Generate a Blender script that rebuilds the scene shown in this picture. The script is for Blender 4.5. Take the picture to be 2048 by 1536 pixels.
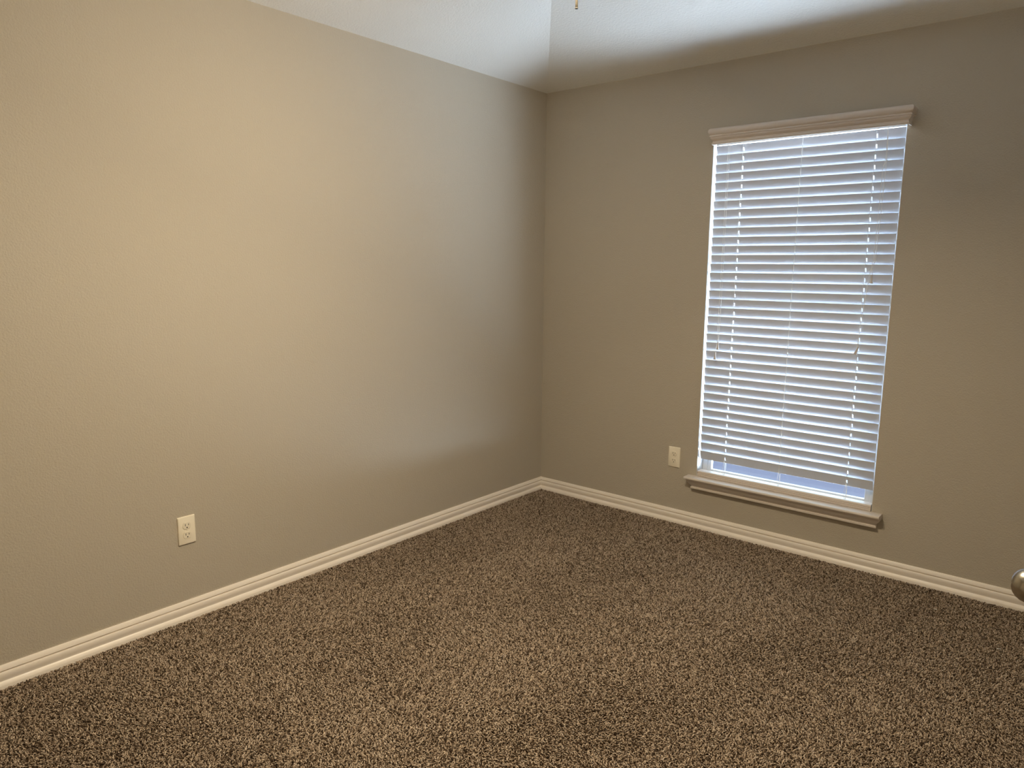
import bpy, math, random
import numpy as np
from mathutils import Matrix, Vector

# ------------------------------------------------------------------ scene, camera, sky, exposure
sc = bpy.context.scene
for o in list(bpy.data.objects):
    bpy.data.objects.remove(o)
COL = sc.collection
random.seed(7)
rng = np.random.default_rng(11)

sc.view_settings.view_transform = 'Standard'
sc.view_settings.look = 'None'
sc.view_settings.gamma = 1.0
sc.view_settings.use_curve_mapping = False
sc.view_settings.exposure = 0.0
sc.cycles.use_denoising = True
sc.cycles.max_bounces = 14
sc.cycles.diffuse_bounces = 8
sc.cycles.glossy_bounces = 4
sc.cycles.transparent_max_bounces = 16
sc.cycles.sample_clamp_indirect = 6.0
sc.cycles.caustics_reflective = False
sc.cycles.caustics_refractive = False

# camera solved from the room's vanishing lines, the outlet plates and the wall height
F_PX, CAM, YAW, PITCH, ROLL = 1441.28, (2.7454, -3.5846, 1.4195), -0.6961, -0.1610, 0.0092
cam_data = bpy.data.cameras.new('camera')
cam = bpy.data.objects.new('camera', cam_data)
COL.objects.link(cam)
fw = Vector((math.sin(YAW) * math.cos(PITCH), math.cos(YAW) * math.cos(PITCH), math.sin(PITCH)))
r0 = Vector((math.cos(YAW), -math.sin(YAW), 0))
u0 = r0.cross(fw)
rt = r0 * math.cos(ROLL) + u0 * math.sin(ROLL)
up = -r0 * math.sin(ROLL) + u0 * math.cos(ROLL)
cam.matrix_world = Matrix(((rt.x, up.x, -fw.x, CAM[0]), (rt.y, up.y, -fw.y, CAM[1]),
                           (rt.z, up.z, -fw.z, CAM[2]), (0, 0, 0, 1)))
cam_data.sensor_fit = 'HORIZONTAL'
cam_data.sensor_width = 36.0
cam_data.lens = 36.0 * F_PX / 2048.0
cam_data.clip_start = 0.02
sc.camera = cam

SKY, GROUND = 5.0, 56.0
world = bpy.data.worlds.new('outdoor_daylight')
sc.world = world
world.use_nodes = True
wt = world.node_tree
bg = wt.nodes['Background']
tcw = wt.nodes.new('ShaderNodeTexCoord'); sep = wt.nodes.new('ShaderNodeSeparateXYZ')
# towards +x the bright ground is extended upward to light the left wall
side = wt.nodes.new('ShaderNodeMapRange'); side.interpolation_type = 'SMOOTHSTEP'
side.inputs['From Min'].default_value = 0.30; side.inputs['From Max'].default_value = 0.75
side.inputs['To Min'].default_value = 0.0; side.inputs['To Max'].default_value = 0.30
zz_ = wt.nodes.new('ShaderNodeMath'); zz_.operation = 'SUBTRACT'
wt.links.new(sep.outputs['X'], side.inputs['Value'])
wt.links.new(sep.outputs['Z'], zz_.inputs[0]); wt.links.new(side.outputs['Result'], zz_.inputs[1])


def band(lo, hi):
    n = wt.nodes.new('ShaderNodeMapRange'); n.inputs['From Min'].default_value = lo; n.inputs['From Max'].default_value = hi
    wt.links.new(zz_.outputs[0], n.inputs['Value'])
    return n.outputs['Result']


def mixc(fac, a_, b_):
    n = wt.nodes.new('ShaderNodeMix'); n.data_type = 'RGBA'
    wt.links.new(fac, n.inputs['Factor'])
    for key, c in (('A', a_), ('B', b_)):
        if isinstance(c, tuple): n.inputs[key].default_value = (*c, 1)
        else: wt.links.new(c, n.inputs[key])
    return n.outputs['Result']


wt.links.new(tcw.outputs['Generated'], sep.inputs[0])
# invented outdoors: bright paving below, a dim lavender band put in, sky above
side_boost = wt.nodes.new('ShaderNodeMapRange'); side_boost.inputs['From Min'].default_value = 0.30; side_boost.inputs['From Max'].default_value = 0.80
wt.links.new(sep.outputs['X'], side_boost.inputs['Value'])
paving = mixc(side_boost.outputs['Result'], (0.77 * GROUND, 0.90 * GROUND, 1.09 * GROUND), (1.65 * GROUND, 1.90 * GROUND, 2.25 * GROUND))  # ground brightened towards +x to lift the left wall and ceiling
low = mixc(band(-0.36, -0.30), paving, (0.40, 0.47, 0.72))
wt.links.new(mixc(band(0.10, 0.16), low, (0.62 * SKY, 0.82 * SKY, 1.0 * SKY)), bg.inputs['Color'])
bg.inputs['Strength'].default_value = 1.0

LAMP_A, LAMP_B = 26.5, 27.5    # the ceiling fan's two lit bulbs
GLOW = 18.0            # frosted shades around them
HALL_FILL = 6.0          # fill light added in the unseen hallway, without a fitting
LAMP_COL = (1.0, 0.835, 0.585)

# portal: tells the renderer that daylight comes through the window opening
pl = bpy.data.lights.new('window_portal', 'AREA')
pl.shape = 'RECTANGLE'; pl.size = 0.89; pl.size_y = 1.78
pl.cycles.is_portal = True
po = bpy.data.objects.new('window_portal', pl); COL.objects.link(po)
po.location = (1.518, 0.121, 1.19)
po.rotation_euler = (math.radians(-90), 0, 0)       # faces into the room (-y)


# ------------------------------------------------------------------ materials
def srgb(r, g, b):
    f = lambda c: (c / 255 / 12.92) if c / 255 <= 0.04045 else ((c / 255 + 0.055) / 1.055) ** 2.4
    return (f(r), f(g), f(b), 1)


def mat(name, color, rough=0.6, metal=0.0, bump=None, spec=0.5):
    m = bpy.data.materials.new(name)
    m.use_nodes = True
    nt = m.node_tree
    b = nt.nodes['Principled BSDF']
    b.inputs['Base Color'].default_value = color
    b.inputs['Roughness'].default_value = rough
    b.inputs['Metallic'].default_value = metal
    b.inputs['Specular IOR Level'].default_value = spec
    if bump:
        tc = nt.nodes.new('ShaderNodeTexCoord')
        last = None
        for scale, detail, strength, dist in bump:
            n = nt.nodes.new('ShaderNodeTexNoise')
            n.inputs['Scale'].default_value = scale
            n.inputs['Detail'].default_value = detail
            n.inputs['Roughness'].default_value = 0.55
            nt.links.new(tc.outputs['Object'], n.inputs['Vector'])
            bp = nt.nodes.new('ShaderNodeBump')
            bp.inputs['Strength'].default_value = strength
            bp.inputs['Distance'].default_value = dist
            nt.links.new(n.outputs['Fac'], bp.inputs['Height'])
            if last:
                nt.links.new(last.outputs['Normal'], bp.inputs['Normal'])
            last = bp
        nt.links.new(last.outputs['Normal'], b.inputs['Normal'])
    return m


M = {}
M['wall'] = mat('greige_wall_paint', (0.457, 0.416, 0.348, 1), 0.75, bump=[(150, 3, 0.8, 0.0023), (34, 2, 0.3, 0.003)], spec=0.3)
M['ceiling'] = mat('white_ceiling_paint', (0.76, 0.755, 0.73, 1), 0.85, bump=[(105, 3, 0.8, 0.0034)], spec=0.2)
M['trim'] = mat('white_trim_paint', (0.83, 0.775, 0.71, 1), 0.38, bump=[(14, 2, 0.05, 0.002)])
M['vinyl'] = mat('white_window_vinyl', (0.66, 0.67, 0.68, 1), 0.4, bump=[(60, 2, 0.03, 0.001)])
M['plate'] = mat('ivory_outlet_plastic', (0.80, 0.745, 0.62, 1), 0.35, bump=[(40, 2, 0.02, 0.001)])
M['dark'] = mat('dark_slot', (0.015, 0.012, 0.01, 1), 0.8, bump=[(40, 2, 0.02, 0.001)])
M['nickel'] = mat('satin_nickel', (0.40, 0.365, 0.30, 1), 0.24, 1.0, bump=[(300, 2, 0.03, 0.0005)])
M['brass'] = mat('aged_brass', (0.020, 0.016, 0.010, 1), 0.6, 0.0, bump=[(200, 2, 0.03, 0.0005)], spec=0.15)
M['fan_blade'] = mat('white_fan_blade', (0.75, 0.73, 0.70, 1), 0.4, bump=[(30, 2, 0.05, 0.001)])
M['cord'] = mat('white_cord', (0.78, 0.78, 0.76, 1), 0.8, bump=[(800, 1, 0.2, 0.0005)])
M['valance'] = mat('white_valance_plastic', (0.62, 0.555, 0.505, 1), 0.42, bump=[(14, 2, 0.05, 0.002)])
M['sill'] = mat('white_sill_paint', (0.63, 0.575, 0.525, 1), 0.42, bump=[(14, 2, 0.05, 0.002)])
M['tassel'] = mat('clear_grey_plastic', (0.56, 0.53, 0.51, 1), 0.25, bump=[(80, 1, 0.02, 0.0005)])
M['carpet_base'] = mat('carpet_backing', (0.055, 0.036, 0.022, 1), 0.95, bump=[(200, 2, 0.5, 0.002)], spec=0.0)
M['ground'] = mat('pale_concrete', (0.62, 0.64, 0.66, 1), 0.9, bump=[(8, 4, 0.2, 0.01)])
M['wood_floor'] = mat('hall_floor', (0.22, 0.15, 0.10, 1), 0.5, bump=[(20, 3, 0.05, 0.002)])


def translucent_white(name, color, fac):
    m = mat(name, color, 0.42, bump=[(25, 2, 0.03, 0.001)])
    nt = m.node_tree
    b = nt.nodes['Principled BSDF']; out = nt.nodes['Material Output']
    t = nt.nodes.new('ShaderNodeBsdfTranslucent'); t.inputs['Color'].default_value = color
    mx = nt.nodes.new('ShaderNodeMixShader'); mx.inputs[0].default_value = fac
    nt.links.new(b.outputs[0], mx.inputs[1]); nt.links.new(t.outputs[0], mx.inputs[2])
    nt.links.new(mx.outputs[0], out.inputs['Surface'])
    return m


M['slat'] = translucent_white('white_blind_slat', (0.58, 0.605, 0.655, 1), 0.055)
M['shade'] = translucent_white('frosted_glass_shade', (0.9, 0.88, 0.84, 1), 0.5)


def pane_mat():
    m = bpy.data.materials.new('window_glass'); m.use_nodes = True
    nt = m.node_tree; nt.nodes.clear()
    out = nt.nodes.new('ShaderNodeOutputMaterial')
    tr = nt.nodes.new('ShaderNodeBsdfTransparent'); tr.inputs[0].default_value = (0.93, 0.96, 0.96, 1)
    gl = nt.nodes.new('ShaderNodeBsdfGlossy'); gl.inputs['Roughness'].default_value = 0.01
    lw = nt.nodes.new('ShaderNodeLayerWeight')
    pw = nt.nodes.new('ShaderNodeMath'); pw.operation = 'POWER'; pw.inputs[1].default_value = 5.0
    fr = nt.nodes.new('ShaderNodeMath'); fr.operation = 'MULTIPLY_ADD'; fr.inputs[1].default_value = 0.96; fr.inputs[2].default_value = 0.04
    nt.links.new(lw.outputs['Facing'], pw.inputs[0]); nt.links.new(pw.outputs[0], fr.inputs[0])
    mx = nt.nodes.new('ShaderNodeMixShader')
    nt.links.new(fr.outputs[0], mx.inputs[0]); nt.links.new(tr.outputs[0], mx.inputs[1]); nt.links.new(gl.outputs[0], mx.inputs[2])
    nt.links.new(mx.outputs[0], out.inputs['Surface'])
    return m


M['glass'] = pane_mat()


def bulb_mat(name, k):
    m = bpy.data.materials.new(name); m.use_nodes = True
    b = m.node_tree.nodes['Principled BSDF']
    b.inputs['Base Color'].default_value = (0.9, 0.85, 0.75, 1)
    b.inputs['Emission Color'].default_value = (*LAMP_COL, 1)
    b.inputs['Emission Strength'].default_value = k
    return m


M['bulb'] = bulb_mat('lit_bulb', GLOW * 2)
M['lit_shade'] = bulb_mat('lit_frosted_glass', GLOW)


def carpet_mat():
    m = bpy.data.materials.new('frieze_carpet_yarn'); m.use_nodes = True
    nt = m.node_tree; b = nt.nodes['Principled BSDF']
    at = nt.nodes.new('ShaderNodeAttribute'); at.attribute_name = 'yarn'
    cr = nt.nodes.new('ShaderNodeValToRGB')
    cr.color_ramp.elements[0].position = 0.0; cr.color_ramp.elements[0].color = (0.036, 0.021, 0.012, 1)
    e = cr.color_ramp.elements.new(0.30); e.color = (0.222, 0.160, 0.110, 1)
    e = cr.color_ramp.elements.new(0.62); e.color = (0.465, 0.368, 0.280, 1)
    cr.color_ramp.elements[-1].position = 1.0; cr.color_ramp.elements[-1].color = (0.69, 0.575, 0.46, 1)
    nt.links.new(at.outputs['Fac'], cr.inputs['Fac'])
    nt.links.new(cr.outputs['Color'], b.inputs['Base Color'])
    b.inputs['Roughness'].default_value = 0.85
    b.inputs['Specular IOR Level'].default_value = 0.15
    return m


M['carpet'] = carpet_mat()


# ------------------------------------------------------------------ mesh helpers
class MB:
    def __init__(s):
        s.v, s.f = [], []

    def add(s, verts, faces):
        n = len(s.v)
        s.v += [tuple(p) for p in verts]
        s.f += [tuple(i + n for i in f) for f in faces]
        return s

    def box(s, a, b):
        (x0, y0, z0), (x1, y1, z1) = a, b
        return s.add([(x0, y0, z0), (x1, y0, z0), (x1, y1, z0), (x0, y1, z0), (x0, y0, z1), (x1, y0, z1), (x1, y1, z1), (x0, y1, z1)],
                     [(0, 3, 2, 1), (4, 5, 6, 7), (0, 1, 5, 4), (1, 2, 6, 5), (2, 3, 7, 6), (3, 0, 4, 7)])

    def grid(s, rings, closed=True, caps=True):
        """rings of equal length joined into a tube"""
        n = len(rings[0]); vs = [p for r in rings for p in r]; fs = []
        for i in range(len(rings) - 1):
            for j in range(n if closed else n - 1):
                k = (j + 1) % n
                fs.append((i * n + j, i * n + k, (i + 1) * n + k, (i + 1) * n + j))
        if caps:
            fs.append(tuple(range(n - 1, -1, -1))); fs.append(tuple((len(rings) - 1) * n + j for j in range(n)))
        return s.add(vs, fs)

    def tube(s, pts, r, n=8):
        pts = [Vector(p) for p in pts]; rings = []
        for i, p in enumerate(pts):
            d = (pts[min(i + 1, len(pts) - 1)] - pts[max(i - 1, 0)]).normalized()
            a = d.cross(Vector((0, 0, 1)) if abs(d.z) < 0.9 else Vector((0, 1, 0))).normalized()
            b = d.cross(a)
            rr = r[i] if isinstance(r, (list, tuple)) else r
            rings.append([p + a * rr * math.cos(t) + b * rr * math.sin(t) for t in (2 * math.pi * j / n for j in range(n))])
        return s.grid(rings)

    def lathe(s, prof, axis_o, axis=(0, 0, 1), n=32):
        """prof: (radius, height along axis)"""
        ax = Vector(axis).normalized(); o = Vector(axis_o)
        a = ax.orthogonal().normalized(); b = ax.cross(a)
        rings = [[o + ax * h + (a * math.cos(t) + b * math.sin(t)) * max(r, 1e-5) for t in (2 * math.pi * j / n for j in range(n))] for r, h in prof]
        return s.grid(rings)

    def build(s, name, m, parent=None, smooth=False, bevel=0.0):
        me = bpy.data.meshes.new(name)
        me.from_pydata(s.v, [], s.f)
        me.update()
        me.materials.append(m)
        o = bpy.data.objects.new(name, me)
        COL.objects.link(o)
        import bmesh
        bm = bmesh.new(); bm.from_mesh(me); bmesh.ops.recalc_face_normals(bm, faces=bm.faces); bm.to_mesh(me); bm.free()
        if parent:
            o.parent = parent
            o.matrix_parent_inverse = parent_world(parent).inverted()
        if bevel:
            bv = o.modifiers.new('edge', 'BEVEL'); bv.width = bevel; bv.segments = 2; bv.limit_method = 'ANGLE'
            bv.angle_limit = math.radians(40)
        if smooth:
            me.shade_smooth()
            try:
                me.set_sharp_from_angle(angle=math.radians(38))
            except Exception:
                pass
        return o


def parent_world(p):
    m = Matrix.LocRotScale(p.location, p.rotation_euler, p.scale) if p.type == 'EMPTY' else p.matrix_parent_inverse.inverted() if False else p.matrix_basis
    if p.parent:
        return parent_world(p.parent) @ p.matrix_parent_inverse @ m
    return m


def tag(o, label, cat, kind=None, group=None):
    o['label'] = label; o['category'] = cat
    if kind: o['kind'] = kind
    if group: o['group'] = group
    return o


def empty(name, loc=(0, 0, 0)):
    o = bpy.data.objects.new(name, None); COL.objects.link(o)
    o.location = loc; o.empty_display_size = 0.1
    return o


# ------------------------------------------------------------------ room shell
H = 2.44                       # wall plate height
XR, YB = 2.80, -3.95           # right wall and back wall
T = 0.16                       # wall thickness
WX0, WX1, WZ0, WZ1 = 1.0735, 1.9624, 0.278, 2.075   # window opening
WT = H + 0.55
tag(MB().box((-T, YB - T, -0.12), (XR + 0.0, T, 0.0)).build('floor', M['carpet_base']),
    'floor under the brown carpet', 'floor', 'structure')
tag(MB().box((-T, YB - T, -0.02), (0, T, H + 0.02)).build('wall_left', M['wall']),
    'long greige textured wall on the left with one outlet', 'wall', 'structure')
w = MB()
TW = 0.118                     # window wall thickness
w.box((0, 0, 0), (WX0, TW, H + 0.02)); w.box((WX1, 0, 0), (XR + T, TW, H + 0.02))
w.box((WX0, 0, 0), (WX1, TW, WZ0)); w.box((WX0, 0, WZ1), (WX1, TW, H + 0.02))
tag(w.build('wall_window', M['wall']), 'greige textured wall with the window and blind', 'wall', 'structure')
tag(MB().box((0, YB - T, 0), (XR + T, YB, H + 0.02)).build('wall_back', M['wall']), 'greige wall behind the camera', 'wall', 'structure')
DY0, DY1, DZ = -3.82, -3.00, 2.04      # doorway in the right wall
w = MB()
w.box((XR, DY1, 0), (XR + 0.115, 0, H + 0.02)); w.box((XR, YB, 0), (XR + 0.115, DY0, H + 0.02)); w.box((XR, DY0, DZ), (XR + 0.115, DY1, H + 0.02))
tag(w.build('wall_right', M['wall']), 'greige wall on the right with the doorway', 'wall', 'structure')

# vaulted ceiling: four slopes rising to a flat centre
SA, SB, ZT = 0.35, 0.277, 2.88
ia, ib = (ZT - H) / SA, (ZT - H) / SB
o_ = [(0, 0, H), (XR, 0, H), (XR, YB, H), (0, YB, H)]
i_ = [(ia, -ib, ZT), (XR - 0.9, -ib, ZT), (XR - 0.9, YB + ib, ZT), (ia, YB + ib, ZT)]
th = 0.1
v = o_ + i_ + [(x, y, z + th) for x, y, z in o_] + [(x, y, z + th) for x, y, z in i_]
fs = [(4, 5, 6, 7)] + [(k, (k + 1) % 4, 4 + (k + 1) % 4, 4 + k) for k in range(4)]
fs += [tuple(i + 8 for i in f[::-1]) for f in fs] + [(k, 8 + k, 8 + (k + 1) % 4, (k + 1) % 4) for k in range(4)]
tag(MB().add(v, fs).build('ceiling', M['ceiling']), 'white textured vaulted ceiling with a hip rising from the corner', 'ceiling', 'structure')

# baseboards: profile (depth from wall, height)
BASE = [(0, 0), (.0180, 0), (.0180, .0160), (.0176, .0175), (.0126, .0286), (.0112, .0297), (.0113, .0330), (.0124, .0375), (.0136, .0430), (.0141, .0490),
        (.0136, .0545), (.0124, .0590), (.0114, .0608), (.0030, .0616), (.0030, .0650), (.0102, .0657), (.0092, .0700), (.0062, .0805), (.0045, .0830), (0, .0830)]


def base_left():
    b = MB(); b.grid([[(d, -d, z) for d, z in BASE], [(d, YB + d, z) for d, z in BASE]])
    return b.build('baseboard_left', M['trim'], smooth=True)


tag(base_left(), 'white moulded baseboard along the left wall', 'baseboard', 'structure')
b = MB(); b.grid([[(d, -d, z) for d, z in BASE], [(XR - d, -d, z) for d, z in BASE]])
tag(b.build('baseboard_window', M['trim'], smooth=True), 'white moulded baseboard under the window', 'baseboard', 'structure')
b = MB(); b.grid([[(XR - d, -d, z) for d, z in BASE], [(XR - d, DY1 + 0.07, z) for d, z in BASE]])
tag(b.build('baseboard_right', M['trim'], smooth=True), 'white moulded baseboard along the right wall', 'baseboard', 'structure')
b = MB(); b.grid([[(d, YB + d, z) for d, z in BASE], [(XR, YB + d, z) for d, z in BASE]])
tag(b.build('baseboard_back', M['trim'], smooth=True), 'white moulded baseboard along the back wall', 'baseboard', 'structure')
# doorway casing
b = MB()
for y0, y1 in ((DY1, DY1 + 0.06), (DY0 - 0.06, DY0)):
    b.box((XR - 0.014, y0, 0), (XR, y1, DZ + 0.06))
b.box((XR - 0.014, DY0, DZ), (XR, DY1, DZ + 0.06))
tag(b.build('trim_1', M['trim'], bevel=0.003), 'white door casing around the doorway in the right wall', 'door casing', 'structure')

# hallway beyond the doorway (closed, so no daylight leaks in)
HX = XR + 0.115
b = MB()
b.box((HX + 1.2, -5.0, 0), (HX + 1.3, -1.8, H)); b.box((HX, -5.1, 0), (HX + 1.3, -5.0, H)); b.box((HX, -1.8, 0), (HX + 1.3, -1.7, H))
b.box((HX - 0.115, -5.1, 0), (HX, YB, H))
tag(b.build('wall_hall', M['wall']), 'greige hallway walls beyond the doorway', 'wall', 'structure')
tag(MB().box((HX - 0.115, -5.1, H), (HX + 1.3, -1.7, H + 0.1)).build('ceiling_hall', M['ceiling']), 'white hallway ceiling beyond the doorway', 'ceiling', 'structure')
tag(MB().box((XR, -5.1, -0.12), (HX + 1.3, -1.7, 0.0)).build('floor_hall', M['wood_floor']), 'hallway floor beyond the doorway', 'floor', 'structure')
hl = bpy.data.lights.new('hall_fill_light', 'AREA'); hl.shape = 'DISK'; hl.size = 0.3; hl.energy = HALL_FILL; hl.color = LAMP_COL  # unseen light added for warm fill through the doorway
ho = bpy.data.objects.new('hall_fill_light', hl); COL.objects.link(ho); ho.location = (HX + 0.65, -3.4, H - 0.02)

# ------------------------------------------------------------------ window
win = tag(empty('window_1', (1.518, 0.0, 0.30)), 'tall single window behind the white blind', 'window', 'structure')
SILLZ = 0.2985
YF0, YF1 = 0.064, 0.114                  # vinyl frame depth
b = MB()
e = 0.0
b.box((WX0 - 0.0, 0.001, SILLZ), (WX0 + 0.002, YF0, WZ1)); b.box((WX1 - 0.002, 0.001, SILLZ), (WX1, YF0, WZ1)); b.box((WX0, 0.001, WZ1 - 0.002), (WX1, YF0, WZ1))
b.build('jamb_lining', M['vinyl'], win)
b = MB(); fwid = 0.030
b.box((WX0 + .002, YF0, SILLZ), (WX0 + .002 + fwid, YF1, WZ1 - .002)); b.box((WX1 - .002 - fwid, YF0, SILLZ), (WX1 - .002, YF1, WZ1 - .002))
b.box((WX0 + .002 + fwid, YF0, SILLZ), (WX1 - .002 - fwid, YF1, SILLZ + 0.012)); b.box((WX0 + .002 + fwid, YF0, WZ1 - .032), (WX1 - .002 - fwid, YF1, WZ1 - .002))
b.build('window_frame', M['vinyl'], win, bevel=0.003)
ZM = 1.19
for nm, z0, z1, y0 in (('lower_sash', SILLZ + 0.012, ZM + 0.02, YF0 + 0.003), ('upper_sash', ZM - 0.02, WZ1 - 0.032, YF0 + 0.025)):
    b = MB(); x0, x1 = WX0 + .002 + fwid, WX1 - .002 - fwid; s_ = 0.021; y1 = y0 + 0.022
    b.box((x0, y0, z0), (x0 + s_, y1, z1)); b.box((x1 - s_, y0, z0), (x1, y1, z1))
    b.box((x0 + s_, y0, z0), (x1 - s_, y1, z0 + s_)); b.box((x0 + s_, y0, z1 - s_), (x1 - s_, y1, z1))
    sh = b.build(nm, M['vinyl'], win, bevel=0.002)
    MB().box((x0 + s_ - .004, y0 + .010, z0 + s_ - .004), (x1 - s_ + .004, y0 + .014, z1 - s_ + .004)).build('glass_pane', M['glass'], sh)
# sill: stool board with horns, and the moulded apron under it
b = MB()
nose = [(-0.058, -.0135), (-.0605, -.012), (-.0620, -.0085), (-.0620, -.0050), (-.0605, -.0015), (-.0580, 0.0)]
X0s, X1s = 1.0265, 2.0085
ring = lambda x: [(x, y, SILLZ + z) for y, z in nose] + [(x, 0.0, SILLZ), (x, 0.0, SILLZ - .0135)]
b.grid([ring(X0s), ring(X1s)])
b.box((WX0 + .0005, 0.0, SILLZ - .0135), (WX1 - .0005, YF0, SILLZ))
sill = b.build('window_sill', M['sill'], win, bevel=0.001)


def mitred(profile, xl, xr, mb):
    """moulding with mitred returns into the wall; profile = (depth d, z)"""
    L0 = [(xl - d, 0.0, z) for d, z in profile]; L1 = [(xl - d, -d, z) for d, z in profile]
    R1 = [(xr + d, -d, z) for d, z in profile]; R0 = [(xr + d, 0.0, z) for d, z in profile]
    mb.grid([L0, L1, R1, R0], closed=True, caps=False)
    return mb


z_ = SILLZ - .0135
APR = [(.0, z_), (.048, z_), (.048, z_ - .006), (.046, z_ - .012), (.041, z_ - .020), (.034, z_ - .029), (.027, z_ - .036), (.022, z_ - .0405),
       (.021, z_ - .0425), (.027, z_ - .0430), (.0285, z_ - .0450), (.0285, z_ - .0530), (.027, z_ - .0545), (.0, z_ - .0545)]
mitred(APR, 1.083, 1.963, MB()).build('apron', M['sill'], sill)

# ------------------------------------------------------------------ blind
bl = tag(empty('window_blind', (1.518, 0.0, WZ1)), 'white two inch slatted blind closed over the window with moulded valance', 'window blind')
VAL = [(.0, 2.1125), (.058, 2.1125), (.0655, 2.1110), (.0700, 2.1070), (.0720, 2.1010), (.0722, 2.0940), (.0700, 2.0870), (.0665, 2.0815), (.0640, 2.0800),
       (.0640, 2.0775), (.0670, 2.0765), (.0670, 2.0725), (.0632, 2.0715), (.0625, 2.0690), (.0632, 2.0650), (.0605, 2.0600), (.0550, 2.0545), (.0515, 2.0510),
       (.0520, 2.0470), (.0545, 2.0435), (.0575, 2.0415), (.0578, 2.0390), (.0562, 2.0383), (.0562, 2.0368), (.0572, 2.0362), (.0570, 2.0340), (.0535, 2.0340), (.0535, 2.1000), (.0, 2.1000)]
mitred(VAL, 1.147, 1.924, MB()).build('valance', M['valance'], bl, smooth=True)
SX0, SX1 = 1.0825, 1.9545
MB().box((SX0 + .002, 0.012, 2.040), (SX1 - .002, 0.066, WZ1 - .004)).build('head_rail', M['vinyl'], bl, bevel=0.002)

PITCH_Z = 0.0456; TILT = math.radians(16); NS = 36; SW = 0.0508; ST = 0.0028
lean = lambda z: 0.020 + (z - 0.35) / 1.65 * 0.009
STN = (1.2235, 1.5150, 1.8370)           # ladder stations
HOLES = [(STN[0] + .0015, .0055), (STN[2] + .0015, .0055)]
wdir = Vector((0, -math.sin(TILT), math.cos(TILT))); ndir = Vector((0, -math.cos(TILT), -math.sin(TILT)))
xs = [SX0]
for hx, hw in HOLES: xs += [hx - hw / 2, hx + hw / 2]
xs += [SX1]
ws = [-.0254, -.0248, -.018, -.009, .0, .009, .018, .0248, .0254]
crown = lambda w_: 0.0009 * (1 - (w_ / .025) ** 2)
slat_c = []
sm = MB()
for k in range(NS):
    zc = 2.0376 - 0.0243 - k * PITCH_Z
    jit = random.uniform(-0.0012, 0.0012); dz = random.uniform(-.0007, .0007)
    rot = random.uniform(-.0012, .0012)
    if k == 24: dz -= .0012; rot += 0.003
    c = Vector((0, lean(zc), zc + dz)); slat_c.append(c)
    tl = TILT + random.uniform(-.02, .02)
    wd = Vector((0, -math.sin(tl), math.cos(tl))); nd = Vector((0, -math.cos(tl), -math.sin(tl)))
    nx, nw = len(xs), len(ws)
    V = []
    for side in (1, -1):
        for x in xs:
            for w_ in ws:
                t_ = ST / 2 if abs(w_) < .0251 else ST / 2 - .0007
                p = c + wd * w_ + nd * (crown(w_) + side * t_)
                V.append((x + jit, p.y, p.z + rot * (x - 1.518)))
    idx = lambda s, i, j: s * nx * nw + i * nw + j
    hole = lambda i, j: 0 <= i < nx - 1 and 0 <= j < nw - 1 and i in (1, 3) and j in (3, 4)
    solid = lambda i, j: 0 <= i < nx - 1 and 0 <= j < nw - 1 and not hole(i, j)
    Fc = []
    for i in range(nx - 1):
        for j in range(nw - 1):
            if not solid(i, j): continue
            Fc.append((idx(0, i, j), idx(0, i + 1, j), idx(0, i + 1, j + 1), idx(0, i, j + 1)))
            Fc.append((idx(1, i, j + 1), idx(1, i + 1, j + 1), idx(1, i + 1, j), idx(1, i, j)))
            if not solid(i - 1, j): Fc.append((idx(0, i, j), idx(0, i, j + 1), idx(1, i, j + 1), idx(1, i, j)))
            if not solid(i + 1, j): Fc.append((idx(0, i + 1, j), idx(1, i + 1, j), idx(1, i + 1, j + 1), idx(0, i + 1, j + 1)))
            if not solid(i, j - 1): Fc.append((idx(0, i, j), idx(1, i, j), idx(1, i + 1, j), idx(0, i + 1, j)))
            if not solid(i, j + 1): Fc.append((idx(0, i, j + 1), idx(0, i + 1, j + 1), idx(1, i + 1, j + 1), idx(1, i, j + 1)))
    sm.add(V, Fc)
sm.build('slats', M['slat'], bl)

# bottom rail resting on the sill, grooved front
RZ0, RZ1 = SILLZ + .0005, 0.3300
ry = -0.004
rp = [(ry + .002, RZ0), (ry, RZ0 + .003), (ry, RZ0 + .007), (ry + .0025, RZ0 + .0085), (ry + .0025, RZ0 + .010), (ry, RZ0 + .0115), (ry, RZ0 + .0155), (ry + .0025, RZ0 + .017),
      (ry + .0025, RZ0 + .0185), (ry, RZ0 + .020), (ry, RZ1 - .005), (ry + .003, RZ1 - .001), (ry + .008, RZ1), (ry + .044, RZ1), (ry + .048, RZ1 - .004), (ry + .048, RZ0)]
b = MB(); b.grid([[(SX0 - .003, y, z) for y, z in rp], [(SX1 + .003, y, z) for y, z in rp]])
rail = b.build('bottom_rail', M['valance'], bl)
for x in STN[1:]:
    MB().box((x - .012, ry - .0025, RZ0), (x + .010, ry + .001, RZ0 + .006)).build('cord_plug', M['valance'], rail, bevel=0.001)

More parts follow.
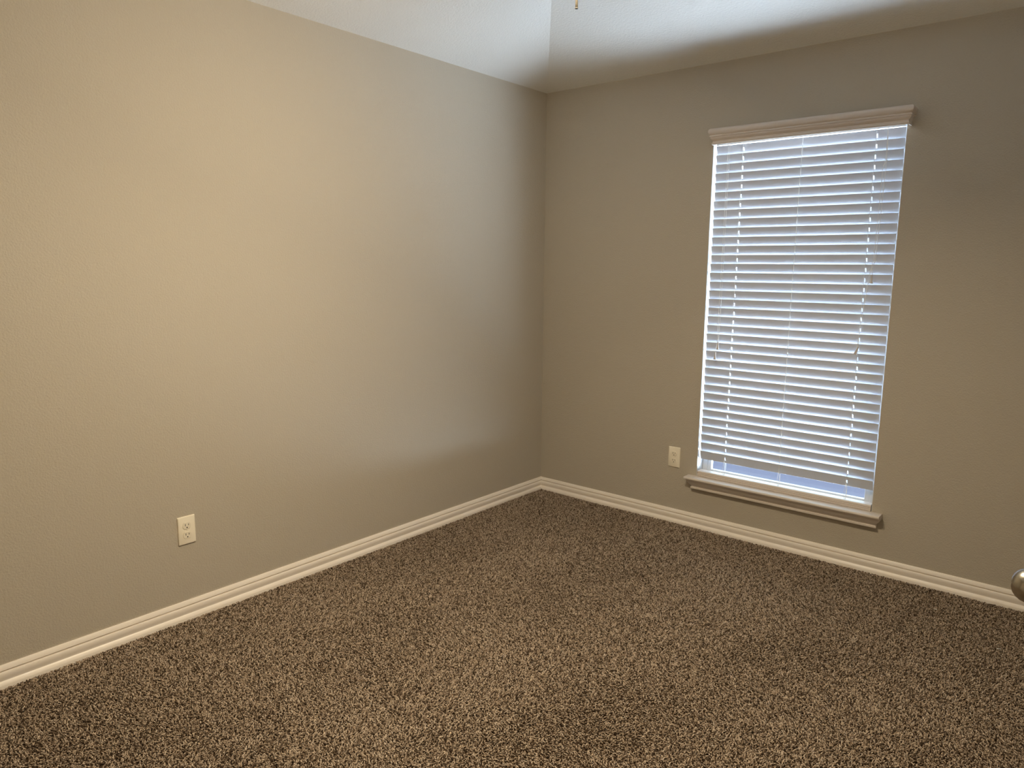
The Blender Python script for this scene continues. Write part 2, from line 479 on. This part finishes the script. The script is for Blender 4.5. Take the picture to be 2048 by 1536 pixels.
# ladder cords: front and back string plus rungs under each slat; lift cord fans out above the rail
for si, sx in enumerate(STN):
    b = MB()
    zt, zb = 2.036, slat_c[-1].z - 0.02
    for off in (-0.0125, 0.0125):
        pts = []
        for q in range(13):
            z = zt + (zb - zt) * q / 12
            pts.append((sx + 0.0006 * math.sin(q * 1.7 + si), lean(z) + off, z))
        b.tube(pts, 0.0009 if si != 1 else 0.0013, 6)
    for dx, off in ((-.006, -.012), (.005, -.010), (.001, .012)):       # loose splayed strings down to the rail
        b.tube([(sx, lean(zb) + off, zb + .012), (sx + dx * .7, lean(zb) + off, zb - .02), (sx + dx, lean(zb) + off * .8, zb - .040), (sx + dx * .5, ry + .014, RZ1)], 0.0008, 6)
    for c in slat_c:                                                     # rungs
        p0 = c + wdir * -.0245 + ndir * -.003; p1 = c + wdir * .0245 + ndir * -.003
        b.tube([(sx, p0.y, p0.z), (sx, p1.y, p1.z)], 0.0006, 4)
    b.build('ladder_cord', M['cord'], bl)
for sx in (STN[0] - .001, STN[2] - .001):
    b = MB(); b.tube([(sx, lean(2.036) + .004, 2.04), (sx, lean(.33) + .004, RZ1)], 0.0007, 6); b.build('lift_cord', M['cord'], bl)

YC = -0.014


def tassel(x, z, parent, ax=(0, 0, 1), s=1.2):
    b = MB()
    b.lathe([(r_ * s, h_ * s) for r_, h_ in [(.0012, .017), (.0030, .016), (.0034, .012), (.0030, .008), (.0036, .000), (.0052, -.010), (.0058, -.015), (.0050, -.0165), (.0008, -.0168)]], (x, YC - .002, z), ax, 20)
    return b.build('tassel', M['tassel'], parent, smooth=True)


b = MB(); b.tube([(1.1600, YC, 2.036), (1.1590, YC, 1.6), (1.1570, YC, 1.2), (1.1575, YC, 1.035)], .0009, 6)
b.tube([(1.1575, YC, 1.035), (1.153, YC + .003, 1.01), (1.151, YC + .002, .980)], .0009, 6)
tc1 = b.build('tilt_cord', M['cord'], bl); tassel(1.1512, .968, tc1)
b = MB(); b.tube([(1.1690, YC, 2.036), (1.1680, YC, 1.6), (1.1670, YC, 1.2), (1.1645, YC, 1.035)], .0009, 6)
tc2 = b.build('tilt_cord', M['cord'], bl); tassel(1.1636, 1.022, tc2)


def knot(mb, x, z, r, n, seed):
    rr = random.Random(seed); pts = []
    for i in range(n):
        a = i * 2.3; pts.append((x + math.cos(a) * r * rr.uniform(.4, 1.3), YC - .002 + math.sin(a * 1.3) * .003, z + math.sin(a) * r * rr.uniform(.4, 1.2)))
    mb.tube(pts, .0010, 6)


b = MB(); b.tube([(1.8890, YC, 2.036), (1.8910, YC, 1.96), (1.8905, YC, 1.90), (1.8820, YC, 1.86), (1.880, YC, 1.65), (1.8775, YC, 1.47), (1.870, YC, 1.425)], .0010, 6)
b.tube([(1.8830, YC - .002, 1.874), (1.8890, YC - .003, 1.882), (1.8985, YC - .002, 1.898)], [.0015, .0024, .0016], 6)
knot(b, 1.8720, 1.421, .007, 12, 3)
b.tube([(1.872, YC, 1.424), (1.8770, YC, 1.41), (1.8768, YC, 1.394)], .0010, 6)
rc1 = b.build('pull_cord', M['cord'], bl); tassel(1.8765, 1.380, rc1)
b = MB(); b.tube([(1.8900, YC, 2.036), (1.8935, YC, 1.95), (1.8950, YC, 1.89), (1.8900, YC, 1.65), (1.8850, YC, 1.46), (1.872, YC, 1.425), (1.866, YC, 1.40),
                  (1.8595, YC, 1.32), (1.8490, YC, 1.20), (1.8420, YC, 1.09), (1.8405, YC, 1.065)], .0010, 6)
b.tube([(1.866, YC, 1.43), (1.858, YC - .002, 1.425), (1.862, YC - .002, 1.416), (1.870, YC, 1.42)], .0010, 6)
rc2 = b.build('pull_cord', M['cord'], bl); tassel(1.8396, 1.052, rc2, (0.35, 0, 1))


# ------------------------------------------------------------------ outlets
def rrect(cx, cz, w_, h_, r, n=5):
    pts = []
    for sx, sz, a0 in ((1, 1, 0), (-1, 1, 90), (-1, -1, 180), (1, -1, 270)):
        for i in range(n + 1):
            a = math.radians(a0 + 90 * i / n)
            pts.append((cx + sx * (w_ / 2 - r) + r * math.cos(a), cz + sz * (h_ / 2 - r) + r * math.sin(a)))
    return pts


def make_outlet(label, to_world, loc):
    """local frame: u along the wall, z up, d out of the wall"""
    root = tag(empty('wall_outlet', loc), label, 'power outlet', group='duplex wall outlets')
    P = lambda u, z, d: to_world(u, z, d)
    b = MB(); rings = []
    for ins, d in ((0.0, 0.0), (0.0, .0030), (.0008, .0046), (.0030, .0060)):
        rings.append([P(u, z, d) for u, z in rrect(0, 0, .070 - 2 * ins, .1145 - 2 * ins, .0022)])
    b.grid(rings); b.build('cover_plate', M['plate'], root, smooth=True)
    for zc in (.0195, -.0195):
        face = []                                   # round face with flat top and bottom
        for i in range(40):
            a = 2 * math.pi * i / 40
            face.append((.0172 * math.cos(a), zc + max(-.0140, min(.0140, .0172 * math.sin(a)))))
        grow = [(u * 1.06, zc + (z - zc) * 1.06) for u, z in face]
        b = MB(); b.grid([[P(u, z, .0058) for u, z in grow], [P(u, z, .00615) for u, z in grow]])
        rim = b.build('receptacle', M['plate'], root)
        b = MB(); b.grid([[P(u, z, .0060) for u, z in face], [P(u, z, .0072) for u, z in face], [P(u * .94, zc + (z - zc) * .94, .0078) for u, z in face]])
        b.build('receptacle_face', M['plate'], rim)
        for u0, h in ((-.0064, .0088), (.0064, .0072)):
            b = MB(); q = [(u0 - .0011, zc + .0035 - h / 2), (u0 + .0011, zc + .0035 - h / 2), (u0 + .0011, zc + .0035 + h / 2), (u0 - .0011, zc + .0035 + h / 2)]
            b.grid([[P(u, z, .0070) for u, z in q], [P(u, z, .0080) for u, z in q]]); b.build('slot', M['dark'], rim)
        b = MB(); q = [(.0026 * math.cos(2 * math.pi * i / 16), zc - .0075 + .0026 * math.sin(2 * math.pi * i / 16)) for i in range(16)]
        b.grid([[P(u, z, .0070) for u, z in q], [P(u, z, .0080) for u, z in q]]); b.build('ground_hole', M['dark'], rim)
    b = MB(); q = [(.0030 * math.cos(2 * math.pi * i / 16), .0030 * math.sin(2 * math.pi * i / 16)) for i in range(16)]
    b.grid([[P(u, z, .0058) for u, z in q], [P(u, z, .0066) for u, z in q], [P(u * .7, z * .7, .0072) for u, z in q]])
    b.build('screw', M['plate'], root, smooth=True)
    return root


yl, zl = -2.3124, .3750
make_outlet('ivory duplex outlet on the long left wall above the baseboard', lambda u, z, d: (d, yl + u, zl + z), (0, yl, zl))
xo, zo = .9375, .3807
make_outlet('ivory duplex outlet on the window wall beside the sill', lambda u, z, d: (xo + u, -d, zo + z), (xo, 0, zo))

# ------------------------------------------------------------------ open door (its slab stands just outside the frame, the knob reaches in)
dr = tag(empty('door_1', (2.755, DY1 - 0.0, 0.012)), 'open white door on the right with a satin nickel knob', 'door', 'structure')
FX = 2.738                               # room-side face of the slab, swung back flat along the right wall
b = MB(); b.box((FX, -2.965, .018), (FX + .035, -2.125, 2.03))
slab = b.build('door_slab', M['trim'], dr, bevel=0.002)
b = MB()
for z0, z1 in ((.22, .86), (1.02, 1.88)):
    for y0, y1 in ((-2.86, -2.57), (-2.50, -2.23)):
        b.box((FX - .004, y0, z0), (FX + .001, y1, z1))
b.build('raised_panel', M['trim'], slab, bevel=0.004)
KY, KZ = -2.186, .9125
ks = [(.0, .0790), (.008, .0783), (.0155, .0757), (.0215, .0712), (.0262, .0645), (.0286, .0570), (.0284, .0515), (.0262, .0445), (.021, .039), (.0145, .033), (.0115, .028), (.0115, .006)]
kn = MB().lathe(ks, (FX, KY, KZ), (-1, 0, 0), 48).build('door_knob', M['nickel'], dr, smooth=True)
MB().lathe([(.033, 0), (.033, .004), (.029, .008), (.012, .009)], (FX, KY, KZ), (-1, 0, 0), 40).build('rosette', M['nickel'], kn, smooth=True)
for z in (.25, 1.05, 1.80):
    MB().tube([(2.772, -2.973, z - .045), (2.772, -2.973, z + .045)], .006, 10).build('hinge', M['nickel'], dr)

# ------------------------------------------------------------------ ceiling fan (above the frame; only the end of its pull chain hangs into view)
FXC, FYC = 1.5956, -1.9644
DZF = -0.085                             # drop of motor, blades and light on the downrod
fan = tag(empty('ceiling_fan', (FXC, FYC, ZT)), 'ceiling fan with lights whose brass pull chain hangs in at the top', 'ceiling fan')
c0 = (FXC, FYC, 0)
MB().lathe([(.07, ZT), (.07, ZT - .02), (.05, ZT - .05), (.015, ZT - .06)], c0).build('canopy', M['nickel'], fan, smooth=True)
MB().lathe([(.012, ZT - .05), (.012, 2.66 + DZF)], c0, n=16).build('downrod', M['nickel'], fan, smooth=True)
MB().lathe([(.02, 2.68 + DZF), (.09, 2.66 + DZF), (.11, 2.62 + DZF), (.11, 2.56 + DZF), (.09, 2.52 + DZF), (.05, 2.50 + DZF), (.05, 2.47 + DZF), (.02, 2.46 + DZF)], c0).build('motor_housing', M['nickel'], fan, smooth=True)
for k in range(5):
    a = math.radians(72 * k + 20); ca, sa = math.cos(a), math.sin(a)
    out = []
    for r_, hw in ((.10, .03), (.18, .035), (.22, .058), (.45, .068), (.60, .066), (.655, .045), (.665, .0)):
        out.append((r_, hw))
    loop = [(r_, hw) for r_, hw in out] + [(r_, -hw) for r_, hw in out[-2::-1]]
    b = MB()
    b.grid([[(FXC + ca * r_ - sa * h, FYC + sa * r_ + ca * h, 2.585 + DZF + dz - h * .16) for r_, h in loop] for dz in (0, .007)])
    b.build('fan_blade', M['fan_blade'], fan)
MB().lathe([(.05, 2.475 + DZF), (.060, 2.465 + DZF), (.060, 2.430 + DZF), (.03, 2.410 + DZF), (.012, 2.400 + DZF), (.001, 2.398 + DZF)], c0).build('light_fitter', M['nickel'], fan, smooth=True)
for deg, watts in ((188, LAMP_A), (315, LAMP_B), (75, 0.0)):           # third bulb left unlit to keep the window wall darker
    ca, sa = math.cos(math.radians(deg)), math.sin(math.radians(deg))
    ax = Vector((ca * .46, sa * .46, -.8879)); o = Vector((FXC + ca * .058, FYC + sa * .058, 2.450 + DZF))
    shd = MB()
    shd.lathe([(.016, 0.0), (.026, .012), (.040, .045), (.050, .085), (.047, .085), (.037, .045), (.023, .014), (.013, .002)], o, ax, 28)
    so = shd.build('lamp_shade', M['lit_shade'] if watts else M['shade'], fan, smooth=True)
    MB().lathe([(.010, .015), (.016, .035), (.021, .055), (.017, .070), (.002, .077)], o, ax, 20).build('bulb', M['bulb'] if watts else M['shade'], so, smooth=True)
    if watts:
        L = bpy.data.lights.new('fan_bulb_light', 'AREA'); L.shape = 'DISK'; L.size = 0.08; L.energy = watts; L.color = LAMP_COL
        lo = bpy.data.objects.new('fan_bulb_light', L); COL.objects.link(lo); lo.location = o + ax * 0.088
        lo.rotation_euler = ax.to_track_quat('-Z', 'Y').to_euler()
b = MB(); z = 2.46
CX, CY, CZ = FXC, FYC, 2.0750
b.tube([(CX, CY, 2.400 + DZF), (CX, CY, CZ + .055)], .0009, 6)
n = 0
zz = CZ + .060
while zz < 2.398 + DZF:
    b.lathe([(.0003, -.0016), (.0015, -.0008), (.0015, .0008), (.0003, .0016)], (CX, CY, zz), (0, 0, 1), 8); zz += .0042
ch = b.build('pull_chain', M['brass'], fan)
b = MB(); b.lathe([(.0010, .058), (.0026, .056), (.0030, .050), (.0030, .033), (.0024, .031), (.0030, .028), (.0034, .010), (.0037, .0032), (.0036, .0030), (.001, .0030)], (CX, CY, CZ), (0, 0, 1), 20)
b.build('chain_fob', M['brass'], ch, smooth=True)
MB().lathe([(.001, .003), (.0040, .003), (.0042, .0015), (.0040, .000), (.001, 0)], (CX, CY, CZ), (0, 0, 1), 20).build('fob_tip', M['dark'], ch)

# ------------------------------------------------------------------ carpet: cut pile of short leaning yarn tufts
def carpet():
    p = 0.0047
    xs_ = np.arange(0.016, XR - 0.016, p); ys_ = np.arange(YB + 0.016, -0.016, p)
    X, Y = np.meshgrid(xs_, ys_); X = X.ravel(); Y = Y.ravel()
    keep = (Y > -3.30) | (rng.random(len(X)) < .5)           # thinner pile in the strip behind the camera
    X = X[keep]; Y = Y[keep]
    n = len(X)
    X = np.clip(X + rng.uniform(-.0030, .0030, n), .0165, XR - .014); Y = np.clip(Y + rng.uniform(-.0036, .0036, n), YB + .014, -.0165)

    def lowfreq(seed, s):
        r = np.random.default_rng(seed); g = np.zeros(n)
        for _ in range(7):
            a, ph, f = r.uniform(0, 6.28), r.uniform(0, 6.28), r.uniform(.5, 1.6) * s
            g += np.sin((X * np.cos(a) + Y * np.sin(a)) * f + ph)
        return g / 2.6
    nap = lowfreq(3, 6.0); nap2 = lowfreq(5, 9.0)
    ht = rng.uniform(.0066, .0100, n) + .0010 * nap
    az = rng.uniform(0, 2 * np.pi, n); ln = rng.uniform(.35, 1.5, n)
    dx = np.cos(az) * ln + .25 * nap2; dy = np.sin(az) * ln + .25 * nap
    tw = rng.uniform(0, 6.28, n)
    rad = rng.uniform(.0017, .0024, n) * np.where(Y > -3.30, 1.0, 1.6)
    ks_ = 3
    lev = [(0.0, .8), (0.50, 1.1), (0.90, 1.05)]
    V = np.zeros((n, 3 * ks_ + 1, 3), np.float32)
    curl = rng.uniform(-.8, .8, n)
    for li, (t, rs) in enumerate(lev):
        cxp = X + (dx * t * t + curl * dy * t) * ht * .75; cyp = Y + (dy * t * t - curl * dx * t) * ht * .75; cz = ht * t * (1 - .20 * ln * t)
        for j in range(ks_):
            a = tw + j * 2 * np.pi / 3 + li * .5
            V[:, li * ks_ + j, 0] = cxp + np.cos(a) * rad * rs; V[:, li * ks_ + j, 1] = cyp + np.sin(a) * rad * rs; V[:, li * ks_ + j, 2] = cz
    V[:, -1, 0] = X + (dx + curl * dy) * ht * .75; V[:, -1, 1] = Y + (dy - curl * dx) * ht * .75; V[:, -1, 2] = ht * (1 - .20 * ln)
    V[:, :, 0] = np.clip(V[:, :, 0], .0135, XR - .012); V[:, :, 1] = np.clip(V[:, :, 1], YB + .012, -.0135)
    F = []
    for li in range(2):
        for j in range(3):
            k = (j + 1) % 3; a, b_, c, d = li * 3 + j, li * 3 + k, (li + 1) * 3 + k, (li + 1) * 3 + j
            F += [(a, b_, c), (a, c, d)]
    for j in range(3): F.append((6 + j, 6 + (j + 1) % 3, 9))
    F = np.array(F, np.int32); nf = len(F)
    idx = (F[None] + (np.arange(n, dtype=np.int32) * 10)[:, None, None]).reshape(-1)
    me = bpy.data.meshes.new('carpet')
    me.vertices.add(n * 10); me.vertices.foreach_set('co', V.reshape(-1))
    me.loops.add(len(idx)); me.loops.foreach_set('vertex_index', idx)
    me.polygons.add(n * nf); me.polygons.foreach_set('loop_start', np.arange(0, n * nf * 3, 3, dtype=np.int32))
    me.polygons.foreach_set('loop_total', np.full(n * nf, 3, np.int32))
    me.update(calc_edges=True)
    base = np.clip(rng.choice([.12, .42, .62, .85], n, p=[.30, .24, .28, .18]) + rng.uniform(-.1, .1, n), 0, 1)
    col = np.repeat(base[:, None], 10, 1).astype(np.float32)
    at = me.attributes.new('yarn', 'FLOAT', 'POINT'); at.data.foreach_set('value', col.reshape(-1))
    me.shade_smooth()
    me.materials.append(M['carpet'])
    o = bpy.data.objects.new('carpet', me); COL.objects.link(o)
    return tag(o, 'flecked brown and beige cut pile carpet covering the floor', 'carpet', 'stuff')


carpet()

# two scraps of white lint lying on the pile
for lx, ly, ang, label in ((2.5422, -0.4608, 0.5, 'white scrap of lint on the carpet nearest the door knob'),
                           (2.2958, -0.2540, 0.3, 'smaller white scrap of lint on the carpet near the window wall baseboard')):
    b = MB(); ca, sa = math.cos(ang), math.sin(ang); k = 1.3 if lx > 2.4 else 1.0; rings = []
    for t, w_, h in ((-.007, .0004, .0), (-.004, .0016, .0016), (.0, .0012, .0006), (.004, .0018, .0014), (.0075, .0003, .0002)):
        rings.append([(lx + ca * t * k - sa * w_ * math.cos(a), ly + sa * t * k + ca * w_ * math.cos(a), .0128 + h + w_ * .7 * math.sin(a)) for a in (0, 1.57, 3.14, 4.71)])
    b.grid(rings); tag(b.build('lint_scrap', M['cord'], smooth=True), label, 'lint scrap')
